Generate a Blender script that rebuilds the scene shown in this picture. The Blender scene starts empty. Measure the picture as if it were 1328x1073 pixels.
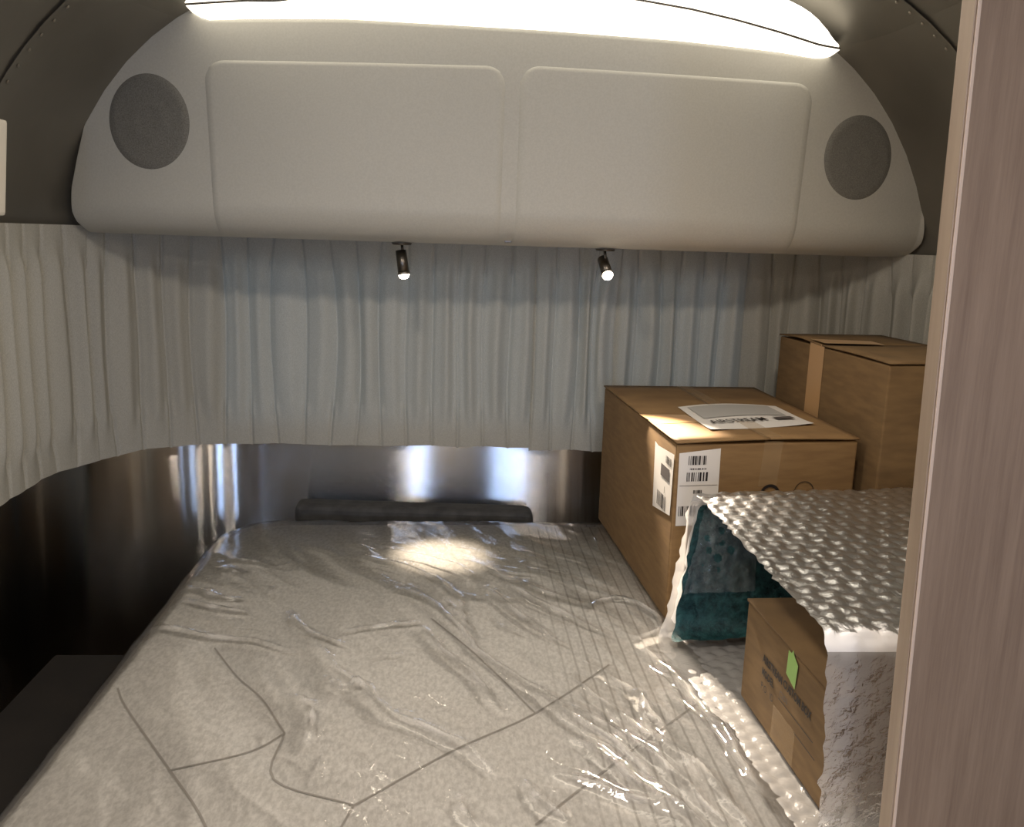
import bpy, bmesh, math, random
import numpy as np
from mathutils import Vector, Matrix
S = bpy.context.scene
COL = S.collection
random.seed(4); rng = np.random.default_rng(7)
def sr(r, g, b):
    f = lambda v: (v/255/12.92 if v/255 <= .04045 else ((v/255+.055)/1.055)**2.4)
    return (f(r), f(g), f(b), 1)

# ------------------------------------------------------------ camera
yaw, pit, rol = math.radians(4), math.radians(11.2), math.radians(1.8)
F = Vector((math.sin(yaw)*math.cos(pit), math.cos(yaw)*math.cos(pit), -math.sin(pit)))
R0 = Vector((math.cos(yaw), -math.sin(yaw), 0)); U0 = R0.cross(F)
Rr = math.cos(rol)*R0+math.sin(rol)*U0; Uu = -math.sin(rol)*R0+math.cos(rol)*U0
cd = bpy.data.cameras.new('camera'); cam = bpy.data.objects.new('camera', cd); COL.objects.link(cam)
cd.sensor_width = 36; cd.lens = 1150/1328*36; cd.clip_start = .02
M = Matrix((Rr, Uu, -F)).transposed().to_4x4(); M.translation = (0, 0, 1.45)
cam.matrix_world = M
S.camera = cam
# ------------------------------------------------------------ world, exposure, lights
w = bpy.data.worlds.new('world'); S.world = w; w.use_nodes = True
w.node_tree.nodes['Background'].inputs[0].default_value = (.45, .6, .8, 1)
w.node_tree.nodes['Background'].inputs[1].default_value = .6
S.view_settings.view_transform = 'Standard'; S.view_settings.look = 'None'
S.view_settings.exposure = 0; S.view_settings.gamma = 1; S.view_settings.use_curve_mapping = False
def area(name, loc, size, energy, col, rot=(0, 0, 0)):
    l = bpy.data.lights.new(name, 'AREA'); l.shape = 'DISK'; l.size = size; l.energy = energy; l.color = col
    o = bpy.data.objects.new(name, l); COL.objects.link(o); o.location = loc; o.rotation_euler = rot
    return o
CX, CW = .12, 1.10          # centreline and half width of the shell
WARM = (1, .885, .77)
LAMPS = [(CX-.36, 1.06), (CX+.36, 1.06), (CX-.36, .1), (CX+.36, .1), (CX-.36, -1.0), (CX+.36, -1.0)]
for (x, y) in LAMPS: area('ceiling_lamp_light', (x, y, 1.972), .16, {1.06: 5.4, .1: 3.6}.get(y, 3.4), WARM)
def spot(name, loc, target, energy, ang, blend):
    l = bpy.data.lights.new(name, 'SPOT'); l.energy = energy; l.spot_size = math.radians(ang); l.spot_blend = blend
    l.color = (1, .84, .66); l.shadow_soft_size = .012
    o = bpy.data.objects.new(name, l); COL.objects.link(o); o.location = loc
    o.rotation_euler = (Vector(target)-Vector(loc)).to_track_quat('-Z', 'Y').to_euler()
L1 = Vector((-.123, 2.14, 1.395)); T1 = Vector((-.02, 2.02, .70))
L2 = Vector((.360, 2.14, 1.395)); T2 = Vector((.420, 1.74, 1.07))
D1 = (T1-L1).normalized(); D2 = (T2-L2).normalized()
spot('reading_light_beam', L1+D1*.062, T1, 36, 24, 1)
spot('reading_light_beam', L2+D2*.062, T2, 130, 34, 1)

# ------------------------------------------------------------ materials
def mat(name, col=(.5, .5, .5, 1), rough=.5, metal=0, **kw):
    m = bpy.data.materials.new(name); m.use_nodes = True
    b = m.node_tree.nodes['Principled BSDF']
    b.inputs['Base Color'].default_value = col; b.inputs['Roughness'].default_value = rough; b.inputs['Metallic'].default_value = metal
    for k, v in kw.items(): b.inputs[k.replace('_', ' ')].default_value = v
    return m
def N(m, t, **kw):
    n = m.node_tree.nodes.new(t)
    for k, v in kw.items():
        if k in n.inputs: n.inputs[k].default_value = v
        else: setattr(n, k, v)
    return n
def L(m, a, b): m.node_tree.links.new(a, b)
def noise_col(m, c1, c2, scale, mapping=(1, 1, 1), detail=4, lo=.35, hi=.65, bump=0, dist=.001, brough=.5):
    b = m.node_tree.nodes['Principled BSDF']
    tc = N(m, 'ShaderNodeTexCoord'); mp = N(m, 'ShaderNodeMapping'); mp.inputs['Scale'].default_value = mapping
    nz = N(m, 'ShaderNodeTexNoise', Scale=scale, Detail=detail, Roughness=brough); rp = N(m, 'ShaderNodeValToRGB')
    rp.color_ramp.elements[0].position = lo; rp.color_ramp.elements[1].position = hi
    rp.color_ramp.elements[0].color = c1; rp.color_ramp.elements[1].color = c2
    L(m, tc.outputs['Object'], mp.inputs[0]); L(m, mp.outputs[0], nz.inputs[0]); L(m, nz.outputs[0], rp.inputs[0]); L(m, rp.outputs[0], b.inputs['Base Color'])
    if bump:
        bp = N(m, 'ShaderNodeBump', Strength=bump, Distance=dist); L(m, nz.outputs[0], bp.inputs['Height']); L(m, bp.outputs[0], b.inputs['Normal'])
    return nz, rp, mp, tc
def emis(name, col, st):
    m = bpy.data.materials.new(name); m.use_nodes = True; nt = m.node_tree; nt.nodes.clear()
    e = N(m, 'ShaderNodeEmission', Color=col, Strength=st); o = N(m, 'ShaderNodeOutputMaterial'); L(m, e.outputs[0], o.inputs[0])
    return m

# brushed aluminium: the brushing runs level, so highlights smear up and down
alu = mat('brushed_aluminium', (.5, .49, .47, 1), .075, 1)
noise_col(alu, (.68, .66, .63, 1), (.71, .69, .66, 1), 3, (1, 1, 3), 3)
# fine level brushing scatters light only up and down: tilt the normal by a random amount about the level axis
gp = N(alu, 'ShaderNodeNewGeometry'); sc = N(alu, 'ShaderNodeVectorMath', operation='SCALE'); sc.inputs[3].default_value = 9173.0; L(alu, gp.outputs['Position'], sc.inputs[0])
wn = N(alu, 'ShaderNodeTexWhiteNoise', noise_dimensions='3D'); L(alu, sc.outputs[0], wn.inputs[0])
sp = N(alu, 'ShaderNodeSeparateColor'); L(alu, wn.outputs['Color'], sp.inputs[0])
a1 = N(alu, 'ShaderNodeMath', operation='ADD'); L(alu, sp.outputs[0], a1.inputs[0]); L(alu, sp.outputs[1], a1.inputs[1])
a2 = N(alu, 'ShaderNodeMath', operation='MULTIPLY_ADD'); a2.inputs[1].default_value = .5; a2.inputs[2].default_value = -.5; L(alu, a1.outputs[0], a2.inputs[0])
cx_ = N(alu, 'ShaderNodeCombineXYZ'); L(alu, a2.outputs[0], cx_.inputs[2]); va = N(alu, 'ShaderNodeVectorMath', operation='ADD'); L(alu, gp.outputs['Normal'], va.inputs[0]); L(alu, cx_.outputs[0], va.inputs[1])
vn = N(alu, 'ShaderNodeVectorMath', operation='NORMALIZE'); L(alu, va.outputs[0], vn.inputs[0]); L(alu, vn.outputs[0], alu.node_tree.nodes['Principled BSDF'].inputs['Normal'])
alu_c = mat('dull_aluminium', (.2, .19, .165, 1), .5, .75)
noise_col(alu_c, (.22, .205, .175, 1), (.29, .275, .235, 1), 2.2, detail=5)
metal_d = mat('dark_metal', (.16, .145, .125, 1), .35, 1)
nickel = mat('brushed_nickel', (.42, .38, .33, 1), .3, 1)
cabm = mat('cabinet_vinyl', sr(196, 192, 186), .5)
noise_col(cabm, sr(183, 181, 171), sr(189, 187, 177), 260, detail=2, bump=.03, dist=.0003)
grm = mat('speaker_cloth', sr(118, 116, 108), .8)
noise_col(grm, sr(104, 102, 95), sr(124, 122, 114), 420, detail=1, bump=.3, dist=.0006)
cur = mat('curtain_fabric', sr(196, 191, 178), .85)
nz, rp, mp, tc = noise_col(cur, sr(188, 186, 175), sr(206, 204, 194), 900, (1, 1, .35), 2, bump=.15, dist=.0004)
tr = N(cur, 'ShaderNodeBsdfTranslucent'); mx = N(cur, 'ShaderNodeMixShader', Fac=.3); L(cur, rp.outputs[0], tr.inputs[0])
L(cur, cur.node_tree.nodes['Principled BSDF'].outputs[0], mx.inputs[1]); L(cur, tr.outputs[0], mx.inputs[2]); L(cur, mx.outputs[0], cur.node_tree.nodes['Material Output'].inputs[0])
card = mat('cardboard', sr(168, 130, 84), .75)
noise_col(card, sr(130, 101, 65), sr(144, 114, 74), 14, (1, 1, 6), 6, bump=.1, dist=.0006)
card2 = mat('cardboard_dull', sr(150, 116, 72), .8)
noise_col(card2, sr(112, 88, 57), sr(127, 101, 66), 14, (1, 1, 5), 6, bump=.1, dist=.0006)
tape = mat('tan_tape', sr(190, 152, 108), .28)
ctape = mat('clear_tape', sr(196, 168, 128), .4); ctape.node_tree.nodes['Principled BSDF'].inputs['Alpha'].default_value = .25
paper = mat('white_paper', sr(226, 222, 216), .55)
pgrey = mat('printed_grey', sr(176, 174, 170), .6)
ink = mat('black_ink', sr(34, 28, 26), .6)
inkg = mat('faint_ink', sr(88, 82, 80), .6)
green = mat('green_tape', sr(150, 196, 100), .5)
darkp = mat('dark_foam', sr(66, 66, 66), .8)
noise_col(darkp, sr(56, 56, 56), sr(72, 72, 71), 30, detail=4)
basem = mat('bed_base_laminate', sr(52, 42, 34), .6)
noise_col(basem, sr(27, 23, 20), sr(35, 30, 26), 8, detail=4)
floorm = mat('floor_vinyl', sr(92, 76, 62), .5)
noise_col(floorm, sr(110, 95, 80), sr(142, 125, 106), 4, (8, 1, 1), 6)
white = mat('white_laminate', sr(206, 200, 186), .5)
lam = mat('ash_laminate', sr(165, 147, 134), .45)
noise_col(lam, sr(132, 111, 94), sr(164, 142, 122), 9, (9, 9, .35), 8, .3, .72, bump=.12, dist=.0004, brough=.72)
edge = mat('laminate_edge', sr(172, 153, 134), .45)
noise_col(edge, sr(160, 141, 122), sr(178, 159, 140), 6, (8, 8, .4), 6)
highlightm = mat('edge_highlight', sr(226, 204, 186), .35)
opal = emis('lit_opal_and_ceiling_glow', (1, .9, .74, 1), 3.2)
bulb = emis('lit_led', (1, .88, .7, 1), 26)
lampm = emis('lit_ceiling_lamp', (1, .85, .68, 1), 14)
dayl = emis('daylit_pane', (.55, .75, 1, 1), .4)
dayl2 = emis('daylit_front_pane', (.45, .62, 1, 1), 22)
sheetm = mat('mattress_knit', sr(186, 182, 174), .85)
nz, rp, mp, tc = noise_col(sheetm, sr(196, 193, 187), sr(226, 223, 217), 150, (1, .5, 1), 5, .38, .62, bump=.12, dist=.001, brough=.7)
# knit ribs in the right-hand zone only
sx = N(sheetm, 'ShaderNodeSeparateXYZ'); L(sheetm, tc.outputs['Object'], sx.inputs[0])
m1 = N(sheetm, 'ShaderNodeMath', operation='MULTIPLY'); m1.inputs[1].default_value = 2*math.pi/.0235; L(sheetm, sx.outputs[0], m1.inputs[0])
m2 = N(sheetm, 'ShaderNodeMath', operation='SINE'); L(sheetm, m1.outputs[0], m2.inputs[0])
m3 = N(sheetm, 'ShaderNodeMapRange'); m3.inputs[1].default_value = .72; m3.inputs[2].default_value = 1; L(sheetm, m2.outputs[0], m3.inputs[0])
m4 = N(sheetm, 'ShaderNodeMapRange'); m4.inputs[1].default_value = -.10; m4.inputs[2].default_value = .0; L(sheetm, sx.outputs[0], m4.inputs[0])
m5 = N(sheetm, 'ShaderNodeMath', operation='MULTIPLY'); L(sheetm, m3.outputs[0], m5.inputs[0]); L(sheetm, m4.outputs[0], m5.inputs[1])
m6 = N(sheetm, 'ShaderNodeMath', operation='MULTIPLY'); m6.inputs[1].default_value = .55; L(sheetm, m5.outputs[0], m6.inputs[0])
mc = N(sheetm, 'ShaderNodeMix', data_type='RGBA'); L(sheetm, m6.outputs[0], mc.inputs[0]); L(sheetm, rp.outputs[0], mc.inputs[6]); mc.inputs[7].default_value = sr(128, 122, 112)
L(sheetm, mc.outputs[2], sheetm.node_tree.nodes['Principled BSDF'].inputs['Base Color'])
seamm = mat('seam_thread', sr(160, 155, 147), .8)

def film(name, milky, tint, rough, ior=1.5, bumpn=0, bscale=60, tl_=.35):
    m = bpy.data.materials.new(name); m.use_nodes = True; nt = m.node_tree; nt.nodes.clear()
    t = N(m, 'ShaderNodeBsdfTransparent'); g = N(m, 'ShaderNodeBsdfGlossy', Roughness=rough); d = N(m, 'ShaderNodeBsdfDiffuse'); d.inputs[0].default_value = tint
    tl = N(m, 'ShaderNodeBsdfTranslucent'); tl.inputs[0].default_value = tint
    dm = N(m, 'ShaderNodeMixShader', Fac=tl_); L(m, d.outputs[0], dm.inputs[1]); L(m, tl.outputs[0], dm.inputs[2])
    a = N(m, 'ShaderNodeMixShader', Fac=milky); L(m, t.outputs[0], a.inputs[1]); L(m, dm.outputs[0], a.inputs[2])
    fr = N(m, 'ShaderNodeFresnel', IOR=ior); b = N(m, 'ShaderNodeMixShader'); L(m, fr.outputs[0], b.inputs[0]); L(m, a.outputs[0], b.inputs[1]); L(m, g.outputs[0], b.inputs[2])
    o = N(m, 'ShaderNodeOutputMaterial'); L(m, b.outputs[0], o.inputs[0])
    if bumpn:
        tc = N(m, 'ShaderNodeTexCoord'); nz = N(m, 'ShaderNodeTexNoise', Scale=bscale, Detail=3, Distortion=.6); bp = N(m, 'ShaderNodeBump', Strength=bumpn, Distance=.004)
        L(m, tc.outputs['Object'], nz.inputs[0]); L(m, nz.outputs[0], bp.inputs['Height']); L(m, bp.outputs[0], g.inputs['Normal']); L(m, bp.outputs[0], fr.inputs['Normal'])
    return m
filmm = film('clear_film', .05, (.92, .9, .87, 1), .045, 1.78, .22, 40)
bubm = film('bubble_film', .46, (.97, .95, .93, 1), .24, 1.42, .4, 120)
bubm3 = film('bubble_film_lining', .82, (.97, .95, .93, 1), .3, 1.3, .4, 120)
bubm4 = film('bubble_film_lit_top', .93, (.98, .97, .955, 1), .3, 1.32, .3, 120, .08)
bubm2 = film('bubble_film_flap', .26, (.6, .76, .8, 1), .14, 1.75, 1.0, 70)
# folds lie double, so the film is milkier there
fa = N(filmm, 'ShaderNodeAttribute', attribute_name='fold'); fm = N(filmm, 'ShaderNodeMapRange'); fm.inputs[3].default_value = .06; fm.inputs[4].default_value = .6; L(filmm, fa.outputs['Fac'], fm.inputs[0])
for l_ in filmm.node_tree.links[:]:
    if l_.to_node.type == 'MIX_SHADER' and l_.from_node.type == 'BSDF_TRANSPARENT': L(filmm, fm.outputs[0], l_.to_node.inputs[0])
teal = mat('teal_liner', sr(24, 84, 88), .3)
noise_col(teal, sr(12, 40, 44), sr(56, 104, 106), 55, detail=7, bump=.9, dist=.006, brough=.7)

# ------------------------------------------------------------ helpers
def tag(o, label=None, cat=None, group=None, kind=None):
    if label: o['label'] = label
    if cat: o['category'] = cat
    if group: o['group'] = group
    if kind: o['kind'] = kind
    return o
def origin(o):
    v = Vector((0, 0, 0))
    while o: v = v+o.location; o = o.parent
    return v
def mk(name, V, Fc, m, parent=None, smooth=False):
    me = bpy.data.meshes.new(name)
    off = origin(parent)
    V = [tuple(Vector(v)-off) for v in V] if off.length else [tuple(v) for v in V]
    me.from_pydata(V, [], Fc); me.materials.append(m); me.update()
    if smooth: me.polygons.foreach_set('use_smooth', [True]*len(me.polygons))
    o = bpy.data.objects.new(name, me); COL.objects.link(o); o.parent = parent
    return o
def empty(name, loc, label, cat, group=None):
    o = bpy.data.objects.new(name, None); COL.objects.link(o); o.location = loc; o.empty_display_size = .05
    return tag(o, label, cat, group)
def fix(o, flip=False):
    bm = bmesh.new(); bm.from_mesh(o.data); bmesh.ops.recalc_face_normals(bm, faces=bm.faces)
    if flip: bmesh.ops.reverse_faces(bm, faces=bm.faces)
    bm.to_mesh(o.data); bm.free(); return o
def grid(name, P, m, parent=None, smooth=True, closed=False):     # P: rows x cols x 3
    P = np.asarray(P, float); n, k = P.shape[:2]
    i = np.arange(n-1)[:, None]; j = np.arange(k if closed else k-1)[None, :]; j2 = (j+1) % k
    a = i*k+j; Fc = np.stack([a, i*k+j2, (i+1)*k+j2, (i+1)*k+j], -1).reshape(-1, 4)
    off = origin(parent); V = P.reshape(-1, 3)-np.array(off)
    me = bpy.data.meshes.new(name); me.vertices.add(len(V)); me.vertices.foreach_set('co', V.ravel())
    me.loops.add(Fc.size); me.loops.foreach_set('vertex_index', Fc.ravel()); me.polygons.add(len(Fc))
    me.polygons.foreach_set('loop_start', np.arange(len(Fc))*4)
    me.polygons.foreach_set('use_smooth', [smooth]*len(Fc)); me.update(calc_edges=True); me.validate()
    me.materials.append(m); o = bpy.data.objects.new(name, me); COL.objects.link(o); o.parent = parent
    return o
def hull8(name, B, T, m, parent=None, bev=.004, seg=2):            # bottom quad, top quad
    o = mk(name, list(B)+list(T), [(3, 2, 1, 0), (4, 5, 6, 7), (0, 1, 5, 4), (1, 2, 6, 5), (2, 3, 7, 6), (3, 0, 4, 7)], m, parent)
    if bev:
        bm = bmesh.new(); bm.from_mesh(o.data); bmesh.ops.bevel(bm, geom=bm.edges[:], offset=bev, segments=seg, affect='EDGES', profile=.6)
        bm.to_mesh(o.data); bm.free()
    return fix(o)
def box(name, a, b, m, parent=None, bev=.004, seg=2):
    (x0, y0, z0), (x1, y1, z1) = a, b
    q = [(x0, y0), (x1, y0), (x1, y1), (x0, y1)]
    return hull8(name, [(x, y, z0) for x, y in q], [(x, y, z1) for x, y in q], m, parent, bev, seg)
def tube(name, p, q, r1, r2, m, parent=None, n=24, caps=True):
    p, q = Vector(p), Vector(q); d = (q-p).normalized(); a = d.orthogonal().normalized(); b = d.cross(a)
    V = [p+r1*(math.cos(t)*a+math.sin(t)*b) for t in [2*math.pi*i/n for i in range(n)]]+[q+r2*(math.cos(t)*a+math.sin(t)*b) for t in [2*math.pi*i/n for i in range(n)]]
    Fc = [(i, (i+1) % n, n+(i+1) % n, n+i) for i in range(n)]
    if caps: Fc += [tuple(range(n-1, -1, -1)), tuple(range(n, 2*n))]
    o = mk(name, V, Fc, m, parent)
    for pl in o.data.polygons: pl.use_smooth = len(pl.vertices) == 4
    return o
def text(body, size, m, parent, o0, ux, uy, name='lettering', xs=1, bold=0):
    """flat lettering: o0 = left end of the baseline, ux/uy = unit vectors of its plane"""
    c = bpy.data.curves.new('t', 'FONT'); c.body = body; c.size = size; c.extrude = 0; c.offset = bold; c.resolution_u = 2
    t = bpy.data.objects.new('t', c); COL.objects.link(t)
    me = bpy.data.meshes.new_from_object(t.evaluated_get(bpy.context.evaluated_depsgraph_get()))
    bpy.data.objects.remove(t); bpy.data.curves.remove(c)
    ux, uy, o0 = Vector(ux).normalized(), Vector(uy).normalized(), Vector(o0)
    off = origin(parent)
    for v in me.vertices: v.co = o0+ux*v.co.x*xs+uy*v.co.y-off
    me.name = name; me.materials.clear(); me.materials.append(m)
    o = bpy.data.objects.new(name, me); COL.objects.link(o); o.parent = parent
    return o
def quad(name, pts, m, parent=None): return mk(name, pts, [tuple(range(len(pts)))], m, parent)
def bars(m, parent, o0, ux, uy, w, h, n, seed):
    r = random.Random(seed); V, Fc = [], []; ux, uy, o0 = Vector(ux).normalized(), Vector(uy).normalized(), Vector(o0); t = 0
    while t < w:
        b = r.choice([.0012, .0018, .003, .0042])*w/.05; a = o0+ux*t
        if t+b > w: break
        k = len(V); V += [a, a+ux*b, a+ux*b+uy*h, a+uy*h]; Fc.append((k, k+1, k+2, k+3)); t += b+r.choice([.001, .0016, .003])*w/.05
    return mk('barcode', V, Fc, m, parent)

# ------------------------------------------------------------ shell
YR, RC, Y0, YF = 2.45, .45, 2.0, -2.3
def inset(z):
    t = max(0., (z-1.2)/.8)
    d = .65*(1-math.sqrt(max(0, 1-t*t)))
    return d, d*.5
def outline(z, off=0, n=14, rc=RC):
    dx, dy = inset(z); hw = CW-dx-off; yr = YR-dy-off; r = max(.05, rc-off)
    P = [(CX-hw, YF+(yr-r-YF)*i/10) for i in range(10)]
    P += [(CX-hw+r-r*math.cos(a), yr-r+r*math.sin(a)) for a in [math.pi/2*i/n for i in range(n+1)]]
    P += [(CX-hw+r+(2*hw-2*r)*i/16, yr) for i in range(1, 16)]
    P += [(CX+hw-r+r*math.sin(a), yr-r+r*math.cos(a)) for a in [math.pi/2*i/n for i in range(n+1)]]
    P += [(CX+hw, yr-r-(yr-r-YF)*i/10) for i in range(1, 11)]
    return P
zs = [0, .3, .6, .7, .8, .9, 1.0, 1.1, 1.2, 1.28, 1.36, 1.44, 1.52, 1.6, 1.67, 1.74, 1.8, 1.85, 1.89, 1.92, 1.945, 1.965, 1.98, 1.99, 1.997, 2.0]
G = np.array([[(x, y, z) for x, y in outline(z, n=40)] for z in zs]); NK = G.shape[1]
cut = zs.index(1.89); cL = 10; cR = 10+41+15+40
for nm, sl in (('wall_left', slice(0, cL+1)), ('wall_rear', slice(cL, cR+1)), ('wall_right', slice(cR, NK))):
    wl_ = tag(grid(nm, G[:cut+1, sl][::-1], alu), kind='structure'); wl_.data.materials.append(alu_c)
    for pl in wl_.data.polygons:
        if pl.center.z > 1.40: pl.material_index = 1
top = G[cut:]
capc = np.repeat(top[-1:], 1, 0).copy(); capc[..., 0] = CX; capc[..., 2] = 2.012
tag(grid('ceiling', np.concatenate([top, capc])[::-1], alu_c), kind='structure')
tag(quad('wall_front', [(CX-CW-.02, YF, 0), (CX+CW+.02, YF, 0), (CX+CW+.02, YF, 2.02), (CX-CW-.02, YF, 2.02)], mat('front_wall_panel', sr(196, 184, 168), .6)), kind='structure')
tag(quad('floor', [(CX-CW-.02, YF, 0), (CX+CW+.02, YF, 0), (CX+CW+.02, YR+.02, 0), (CX-CW-.02, YR+.02, 0)], floorm), kind='structure')
# seam band over the shell where the end cap meets the barrel, with a row of rivets
def arch(y, z0=1.2, n=40, off=.0):
    out = []
    for i in range(n+1):
        a = math.pi*i/n; z = 1.2+(.8-off)*math.sin(a); d = .65*(1-abs(math.cos(a)))
        out.append((CX-math.copysign(CW-off-d, math.cos(a)), y, z))
    return out
for k, y in enumerate((1.78, .9)):
    A = arch(y-.018, off=.004); B = arch(y+.018, off=.004)
    t = grid('trim_%d' % (k+1), [A, B], alu_c); tag(t, kind='structure')
    V, Fc = [], []
    for i, (x, yy, z) in enumerate(arch(y, off=.006, n=64)):
        c = Vector((x, yy, z)); nn = (Vector((CX, y, 1.2))-c).normalized(); a = Vector((0, 1, 0)); b = nn.cross(a); kk = len(V)
        V += [c+.004*(math.cos(q)*a+math.sin(q)*b) for q in [j*math.pi/3 for j in range(6)]]+[c+nn*.0025]
        Fc += [(kk+j, kk+(j+1) % 6, kk+6) for j in range(6)]
    r_ = mk('rivets', V, Fc, nickel, t, True); r_['kind'] = 'stuff'
# windows
def window(nm, x0, x1, z0, z1, y, pane, fr=.02, d=1):
    V = [(x0-fr, y, z0-fr), (x1+fr, y, z0-fr), (x1+fr, y, z1+fr), (x0-fr, y, z1+fr), (x0, y, z0), (x1, y, z0), (x1, y, z1), (x0, y, z1)]
    V += [(a, b-.008*d, c) for a, b, c in V]
    Fc = []
    for i in range(4):
        j = (i+1) % 4; Fc += [(8+i, 8+j, 12+j, 12+i), (i, j, 8+j, 8+i), (4+i, 4+j, 12+j, 12+i)]
    f = tag(fix(mk(nm, V, Fc, nickel)), kind='structure')
    quad('pane', [(x0, y-.002*d, z0), (x1, y-.002*d, z0), (x1, y-.002*d, z1), (x0, y-.002*d, z1)], pane, f)
window('window_1', -.62, .78, .94, 1.37, 2.437, dayl)
window('window_2', -.33, -.17, .95, 1.5, YF+.004, dayl2, d=-1)  # both front windows unseen, placed and narrowed for blue streaks in the metal
window('window_3', .34, .62, .95, 1.5, YF+.004, dayl2, d=-1)

tl = empty('streak_light', (.98, YF+.03, .7), 'unseen slim warm tube light added behind the camera for a streak in the metal', 'lamp')  # unseen lamp, added so the rear metal shows a warm streak
box('backplate', (.95, YF+.004, .7), (1.01, YF+.02, 1.6), nickel, tl, .002); tube('tube', (.98, YF+.04, .72), (.98, YF+.04, 1.58), .016, .016, lampm, tl)
# bed base and end bulkhead on the right
b = tag(box('bed_base', (CX-1.04, .42, 0), (CX+1.04, 2.0, .455), basem, bev=.005), 'dark bed platform under the wrapped mattress, showing in the gap by the left wall', 'bed base')
PB = empty('partition_panel', (.83, .853, 0), 'tall pale ash-grained partition panel standing at the right edge of the photo', 'partition')
def slant(x0, x1, y0, y1, z0, z1, nm, m, bev=.0015):
    s = lambda x, z: x+(z-1.2)*-.022
    g = s if x1 < .6 else (lambda x, z: x)
    B = [(s(x0, z0), y0, z0), (g(x1, z0), y0, z0), (g(x1, z0), y1, z0), (s(x0, z0), y1, z0)]; T = [(s(x0, z1), y0, z1), (g(x1, z1), y0, z1), (g(x1, z1), y1, z1), (s(x0, z1), y1, z1)]
    return hull8(nm, B, T, m, PB, bev)
slant(.485, 1.19, .841, .866, 0, 1.74, 'board', lam)
slant(.483, .4852, .842, .8655, 0, 1.74, 'edge_band', edge, .0006)
slant(.4845, .4880, .8395, .8412, 0, 1.74, 'corner_highlight', highlightm, .0006)  # pale strip added: highlight along the near corner, put into the colour
# white locker end at the far left
wl = empty('wall_locker', (-.87, 1.4, 1.45), 'sliver of a white wall locker at the left edge above the curtain', 'cabinet')
hull8('body', [(-.95, 1.25, 1.46), (-.79, 1.25, 1.46), (-.762, 1.6, 1.46), (-.93, 1.6, 1.46)], [(-.84, 1.25, 1.62), (-.775, 1.25, 1.62), (-.747, 1.6, 1.617), (-.83, 1.6, 1.617)], white, wl, .006)
box('door', (-.80, 1.243, 1.465), (-.83, 1.25, 1.60), white, wl, .001)

# ------------------------------------------------------------ overhead cabinet
OUT = [(-.845, 1.436), (-.867, 1.451), (-.871, 1.477), (-.866, 1.53), (-.847, 1.596), (-.823, 1.67), (-.795, 1.722), (-.761, 1.772), (-.713, 1.818), (-.668, 1.854), (-.624, 1.884), (-.584, 1.905), (-.568, 1.906), (-.552, 1.896), (-.535, 1.888), (-.48, 1.889), (-.237, 1.897), (.177, 1.893), (.483, 1.885), (.76, 1.871), (.805, 1.869), (.828, 1.873), (.851, 1.882), (.868, 1.878), (.902, 1.856), (.946, 1.819), (.992, 1.777), (1.029, 1.74), (1.068, 1.691), (1.099, 1.64), (1.123, 1.575), (1.136, 1.515), (1.141, 1.47), (1.135, 1.45), (1.115, 1.436)]
def Yf(x): return 2.04+.09*min(1, abs(x-.125)/1.0)**4
def ztop(x):
    for (a, za), (b_, zb) in zip(OUT, OUT[1:]):
        if a <= x <= b_ and b_ > a and za > 1.44: return za+(zb-za)*(x-a)/(b_-a)
    return 1.46
def yface(x, z, zb=1.432, r=.075):
    y = Yf(x)
    if z < zb+r: t = (zb+r-z)/r; y += r*(1-math.sqrt(max(0, 1-t*t)))*1.1
    return y
ZB = 1.432
CB = empty('overhead_cabinet', (CX, 2.15, ZB), 'wide pale grey overhead cabinet with rounded ends above the curtains', 'cabinet')
# front skin as rows scaled between the bottom line and the outline
OX = np.array([p[0] for p in OUT]); OZ = np.array([p[1] for p in OUT])
tt = np.linspace(0, 1, 241); arc = np.r_[0, np.cumsum(np.hypot(np.diff(OX), np.diff(OZ)))]; arc /= arc[-1]
ox = np.interp(tt, arc, OX); oz = np.interp(tt, arc, OZ)
rows = []
bx = CX+(ox-CX)*.985
NR = 60
for i in range(NR+1):
    q = 1-(1-i/NR)**1.0
    x = bx+(ox-bx)*min(1, q*8) if False else bx+(ox-bx)*q; z = ZB+(oz-ZB)*q
    y = [yface(a, c) for a, c in zip(x, z)]
    rows.append(np.stack([x, y, z], 1))
rim = [rows[-1]+np.array([0, .004, 0])*0+np.stack([(ox-CX)*.0015, np.full_like(ox, .004), np.full_like(ox, .0015)], 1)]
yb = lambda z: 2.30-.35*np.clip((z-1.45)/.45, 0, 1)**1.5
bxx = CX+(ox-CX)*.93; bz = ZB+(oz-ZB)*.93
back = np.stack([bxx, np.maximum([yface(a, 1.6)+.03 for a in ox], yb(bz)), bz], 1)
rows += rim+[back]
body = grid('body', rows[::1], cabm, CB); fix(body)
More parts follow.
